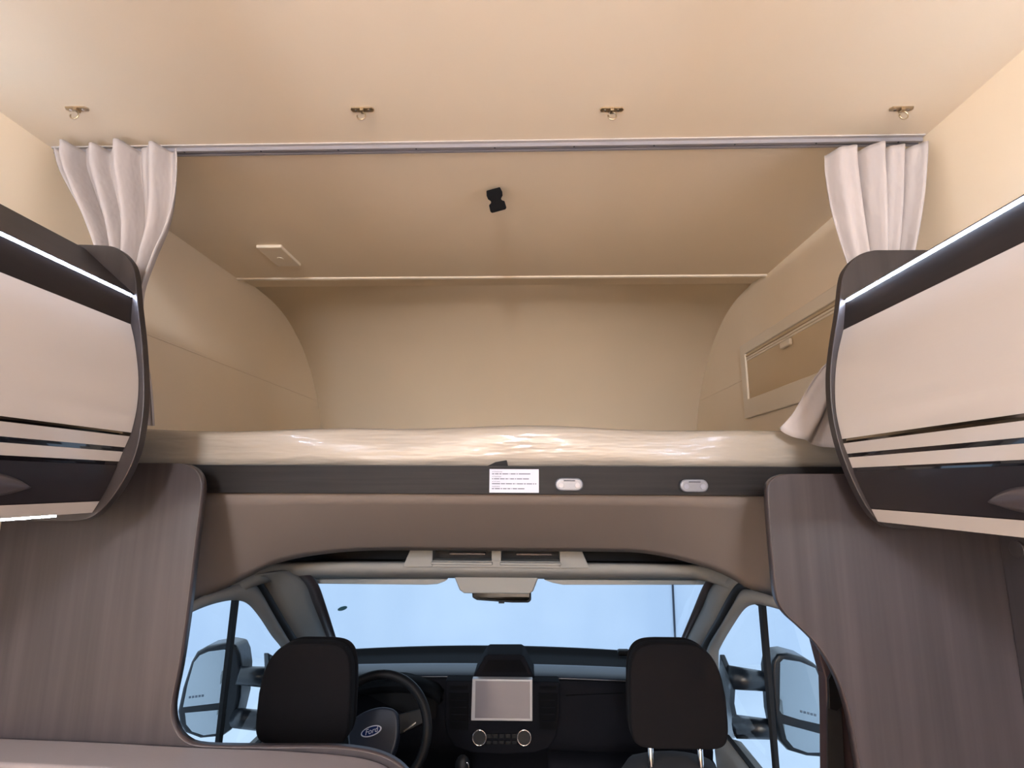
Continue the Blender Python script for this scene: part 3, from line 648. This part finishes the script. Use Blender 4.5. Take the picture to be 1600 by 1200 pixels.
# ------------------------------------------------------------------ steering wheel
wc = at(586,1146,Y=2.02); sw = empty('steering_wheel', (wc.x, wc.y, wc.z-.2)); tag(sw, 'black steering wheel with oval blue badge on the hub', 'steering wheel')
tilt = math.radians(28); RX = Matrix.Rotation(-tilt, 3, 'X')
def wp(x, z, d=0.0): return wc+RX @ Vector((x, d, z))
tube('rim', [wp(.178*math.cos(t), .180*math.sin(t)) for t in [2*math.pi*i/56 for i in range(56)]], .0165, M['black_plastic'], sw, n=12, closed=True)
hubo = [(-.085,.038),(-.05,.062),(.0,.070),(.05,.062),(.085,.035),(.080,-.03),(.05,-.085),(.0,-.10),(-.05,-.085),(-.080,-.03)]
RO = Matrix.Rotation(math.radians(-20), 2)
def hub2(x, z): v = RO @ Vector((x, z)); return v.x, v.y
def wslab(name, pts, d0, d1, m, par, bev=.004, rot=True):
    pts = [hub2(*p) for p in pts] if rot else pts; n = len(pts)
    return mesh(name, [wp(x,z,d0) for x,z in pts]+[wp(x,z,d1) for x,z in pts], [tuple(range(n)), tuple(range(2*n-1,n-1,-1))]+[(i,(i+1)%n,n+(i+1)%n,n+i) for i in range(n)], m, par, bevel=bev)
RO = Matrix.Rotation(math.radians(17), 2)
wslab('spoke', [(.06,.035),(.19,.028),(.19,-.012),(.06,-.03)], .0, .018, M['black_plastic'], sw)
wslab('spoke', [(-.06,.035),(-.19,.028),(-.19,-.012),(-.06,-.03)], .0, .018, M['black_plastic'], sw)
wslab('spoke', [(-.03,-.08),(.03,-.08),(.02,-.185),(-.02,-.185)], .0, .018, M['black_plastic'], sw)
hubo = [tuple(v) for v in curve([Vector(p) for p in hubo+hubo[:1]], 48)][:-1]
hb = wslab('hub', hubo, -.035, .02, M['hub'], sw, .012)
wslab('chrome_strip', [(-.088,.030),(-.084,.040),(-.052,.0655),(-.050,.0615),(-.078,.038),(-.084,.030)], -.037, -.03, M['chrome'], hb, 0)
wslab('chrome_strip', [(.095,-.02),(.14,-.006),(.14,-.010),(.095,-.026)], -.004, .0, M['chrome'], sw, 0)
el = lambda a, b: [(a*math.cos(t), b*math.sin(t)) for t in [2*math.pi*i/40 for i in range(40)]]
oc = (-.004, .004)
bd = wslab('badge', [(x+oc[0], z+oc[1]) for x, z in el(.0345,.0150)], -.0385, -.034, M['badge_rim'], sw, .0008)
wslab('badge_field', [(x+oc[0], z+oc[1]) for x, z in el(.0305,.0118)], -.0392, -.0384, M['badge_blue'], bd, 0)
v = hub2(*oc); MW = Matrix.Translation(wp(v[0], v[1], -.0393)) @ (RX @ Matrix.Rotation(math.radians(-17),3,'Y') @ Matrix.Rotation(math.pi/2,3,'X')).to_4x4()
text('badge_lettering', 'Ford', .0225, M['badge_rim'], bd, MW, shear=.3, depth=.0003, align='CENTER')

# ------------------------------------------------------------------ seats
def seat(hx, s, label, px_l, px_r, topy, boty, Y):
    a, b = at(px_l, (topy+boty)/2, Y=Y+.03), at(px_r, (topy+boty)/2, Y=Y+.03); zt_, zb_ = at((px_l+px_r)/2, topy, Y=Y+.05).z, at((px_l+px_r)/2, boty, Y=Y).z
    cx_ = (a.x+b.x)/2; hw = (b.x-a.x)/2; r = empty('captain_chair', (cx_, Y+.25, -.25)); tag(r, label, 'seat', 'cab seats')
    # headrest: rounded slab, wider at the bottom, outer top corner rounder
    R = []; n = 80; ny = 14
    H = zt_-zb_
    for i in range(ny+1):
        t = i/ny; v = math.cos(math.pi*t); k = (1-abs(v)**3.2)**(1/3.2) if abs(v) < 1 else 0
        y = Y+.05-.05*v; sc = .80+.20*k if 0 < i < ny else .72
        row = []
        for j in range(n):
            an = 2*math.pi*j/n; ca, sa = math.cos(an), math.sin(an); e = 4.6 if sa > 0 else 7.0
            X, Z = math.copysign(abs(ca)**(2/e), ca), math.copysign(abs(sa)**(2/e), sa)
            taper = (1-.27*max(0,(Z+.35)/1.35)**2.0) if X*s > 0 else (1-.06*max(0,(Z+.35)/1.35)**2)
            if X*s > 0 and Z > .3: Z -= .10*max(0,(abs(X)-.45))*((Z-.3)/.7)
            fr_ = (1, .985, .95)[0 if i > 2 and i < ny//2 else 1 if i > 0 and i <= 2 else 2] if i <= ny//2 else 1-.16*((i-ny/2)/(ny/2))**2
            row.append((cx_+X*hw*taper*fr_, y, (zt_+zb_)/2+Z*H/2*fr_))
        R.append(row)
    V = [p for rr in R for p in rr]; Fc = [(i*n+j,i*n+(j+1)%n,(i+1)*n+(j+1)%n,(i+1)*n+j) for i in range(ny) for j in range(n)]+[tuple(range(n)), tuple(range(ny*n,ny*n+n))]
    hdr = mesh('headrest', V, Fc, M['seat'], r, smooth=True)
    # stitched seam down the inner side
    tube('seam', [(cx_-s*hw*(.86-.05*max(0,q)**2), Y+.006+.012*q*q, (zt_+zb_)/2+q*H*.45) for q in [-1+2*i/16 for i in range(17)]], .0022, M['seat'], hdr, n=6)
    for d in (-.52, .42 if s < 0 else .52):
        tube('headrest_post', [(cx_+d*hw, Y+.06, zb_+.03), (cx_+d*hw, Y+.055, zb_-.14)], .0075, M['chrome'], r, n=12)
        disc('post_sleeve', (cx_+d*hw, Y+.055, zb_-.085), .014, (0,0,1), .018, M['black_plastic'], r, n=14, bevel=.002)
    # backrest
    R = []; zz = [(-.02,.60,.10),(-.035,.92,.14),(-.075,1.12,.17),(-.16,1.28,.19),(-.3,1.4,.20),(-.55,1.5,.20),(-.8,1.45,.20)]
    zs0 = zb_-.045
    R.append([(cx_+hw*.3*math.cos(a_), Y+.08+.02*math.sin(a_), zs0) for a_ in [2*math.pi*k/24 for k in range(24)]])
    for dz, wk, th in zz:
        row = []
        for k in range(24):
            a_ = 2*math.pi*k/24; ca, sa = math.cos(a_), math.sin(a_); q = (abs(ca)**4+abs(sa)**4)**(-.25)
            row.append((cx_+hw*wk*q*ca, Y+.09+th*.5*q*sa-dz*.12, zs0+dz))
        R.append(row)
    V = [p for rr in R for p in rr]; n = 24; Fc = [(i*n+j,i*n+(j+1)%n,(i+1)*n+(j+1)%n,(i+1)*n+j) for i in range(len(R)-1) for j in range(n)]+[tuple(range(n)), tuple(range((len(R)-1)*n,len(R)*n))]
    mesh('backrest', V, Fc, M['seat2'], r, smooth=True)
    box('seat_cushion', cx_-.25, cx_+.25, Y+.1, Y+.62, -.12, .06, M['seat2'], r, bevel=.05, seg=4)
    box('pedestal', cx_-.20, cx_+.20, Y+.15, Y+.55, -.25, -.12, M['black_plastic'], r, bevel=.01)
seat(0, -1, 'black driver seat with tall headrest behind the steering wheel', 410, 553, 997, 1166, 1.58)
seat(0, 1, 'black passenger seat with tall headrest and bare chrome posts', 981, 1130, 998, 1172, 1.56)

# right pillar trim and seat belt
bp = slab('pillar_cover', [(1274,1000),(1283,1035),(1290,1060),(1292,1120),(1293,1230),(1400,1230),(1400,1000)], 1.36, .035, M['brown_gloss'], None, .004)
tag(bp, 'glossy brown door pillar cover beside the right partition', 'pillar')
sb = empty('seat_belt', (at(1312,1150,Y=1.34).x,1.345,.2)); tag(sb, 'black seat belt hanging beside the right partition', 'seat belt')
slab('webbing', [(1298,1066),(1311,1076),(1316,1120),(1322,1240),(1294,1240),(1293,1110)], 1.343, .006, M['belt'], sb, .001)
slab('belt_guide', [(1294,1062),(1300,1050),(1312,1060),(1324,1075),(1322,1100),(1308,1112),(1296,1108)], 1.335, .007, M['black_plastic'], sb, .002)

# ------------------------------------------------------------------ door mirrors (outside)
def door_mirror(s, label, hous, up, low, Yh, arms, base, X0):
    c = at(*hous[0], Y=Yh); e = empty('door_mirror', (c.x, Yh, .4)); tag(e, label, 'door mirror', 'tall door mirrors outside the cab')
    def sl(name, px, Y0, th, m, par, bev, yaw=.0):
        q = [at(x,y,Y=Y0) for x,y in px]
        x0 = c.x
        q = [v+Vector((0,(v.x-x0)*yaw,0)) for v in q]; q = [at(px[i][0], px[i][1], Y=q[i].y) for i in range(len(q))]
        n = len(q); return mesh(name, q+[v+Vector((0,th,0)) for v in q], [tuple(range(n)), tuple(range(2*n-1,n-1,-1))]+[(i,(i+1)%n,n+(i+1)%n,n+i) for i in range(n)], m, par, bevel=bev)
    yw = .30 if s < 0 else -.24
    h = sl('housing', hous, Yh, .10, M['mirror_shell'], e, .012, yw)
    g1 = sl('upper_glass', up, Yh-.004, .003, M['mirror'], h, 0, yw); sl('lower_glass', low, Yh-.004, .003, M['mirror'], h, 0, yw)
    for (p, q, w) in arms:
        a = on_plane(p[0], p[1], door_pl(s)[0]+Vector((s*.03,0,0)), door_pl(s)[1]); b = at(q[0], q[1], Y=Yh+.05)
        tube('arm', [a, a.lerp(b,.5), b], [w,w*.9,w*.8], M['mirror_shell'], e, n=12, ell=1.0)
    pl_, nl_ = door_pl(s); q = [on_plane(x, y, pl_+Vector((s*.03,0,0)), nl_) for x, y in base]; n = len(q)
    mesh('base', q+[v+Vector((s*.02,0,0)) for v in q], [tuple(range(n)), tuple(range(2*n-1,n-1,-1))]+[(i,(i+1)%n,n+(i+1)%n,n+i) for i in range(n)], M['mirror_shell'], e, bevel=.004)
    return e, g1, sl, yw, Yh
e, g1, sl_, yw, Yh = door_mirror(-1, 'tall split door mirror seen through the left side glass',
    [(276,1112),(284,1075),(297,1035),(306,1019),(322,1010),(350,1005),(368,1008),(374,1022),(377,1045),(374,1090),(362,1140),(345,1152),(312,1155),(288,1146),(279,1132)],
    [(286,1105),(293,1070),(303,1035),(312,1024),(326,1018),(350,1015),(360,1017),(359,1050),(353,1097),(320,1101)],
    [(289,1114),(345,1109),(354,1108),(350,1135),(340,1146),(318,1149),(300,1143),(291,1132)], 2.22,
    [((445,1060),(372,1055),.042),((450,1130),(370,1122),.042)], [(420,1020),(455,1040),(455,1150),(425,1140)], 0)
for k in range(5): sl_('mirror_print', [(295+5*k,1088-.6*k),(298.6+5*k,1087.5-.6*k),(298.4+5*k,1091-.6*k),(294.8+5*k,1091.5-.6*k)], Yh-.0045, .0008, M['print'], g1, 0, yw)
e, g1, sl_, yw, Yh = door_mirror(1, 'tall split door mirror seen through the right side glass',
    [(1205,1050),(1208,1033),(1216,1023),(1232,1021),(1258,1028),(1278,1040),(1290,1070),(1300,1120),(1300,1186),(1262,1183),(1232,1174),(1218,1158),(1210,1120)],
    [(1219,1035),(1224,1030),(1250,1034),(1274,1044),(1284,1068),(1294,1105),(1292,1134),(1248,1124),(1222,1116),(1218,1110)],
    [(1223,1131),(1250,1138),(1294,1150),(1296,1176),(1262,1176),(1240,1168),(1229,1155)], 2.12,
    [((1140,1058),(1210,1066),.040),((1150,1135),(1212,1140),.040)], [(1124,1022),(1134,1046),(1142,1062),(1140,1100),(1150,1150),(1128,1158),(1120,1100)], 0)
for k in range(5): sl_('mirror_print', [(1250+5.4*k,1109.5+1.4*k),(1254+5.4*k,1110.5+1.4*k),(1253.8+5.4*k,1114+1.4*k),(1249.8+5.4*k,1113+1.4*k)], Yh-.0045, .0008, M['print'], g1, 0, yw)

# ------------------------------------------------------------------ unseen globe lamps added behind the camera as fill light
def globe(y, label):
    lp = empty('added_fill_lamp', (0,y,ZC)); tag(lp, label, 'lamp', 'unseen fill lamps added behind the viewer')
    disc('ceiling_rose', (0,y,ZC), .07, (0,0,-1), .02, M['alu'], lp, n=36)
    tube('stem', [(0,y,ZC-.02),(0,y,ZC-.09)], .012, M['alu'], lp)
    R = []
    for i in range(13):
        t = math.pi*i/12; R.append([(.12*math.sin(t)*math.cos(a), y+.12*math.sin(t)*math.sin(a), ZC-.205+.12*math.cos(t)) for a in [2*math.pi*k/24 for k in range(24)]])
    grid('globe', R, M['lamp'], lp, close=True)
globe(-2.0, 'added globe fill lamp out of view, nearer to the viewer')
globe(-3.6, 'added globe fill lamp out of view, at the far rear')
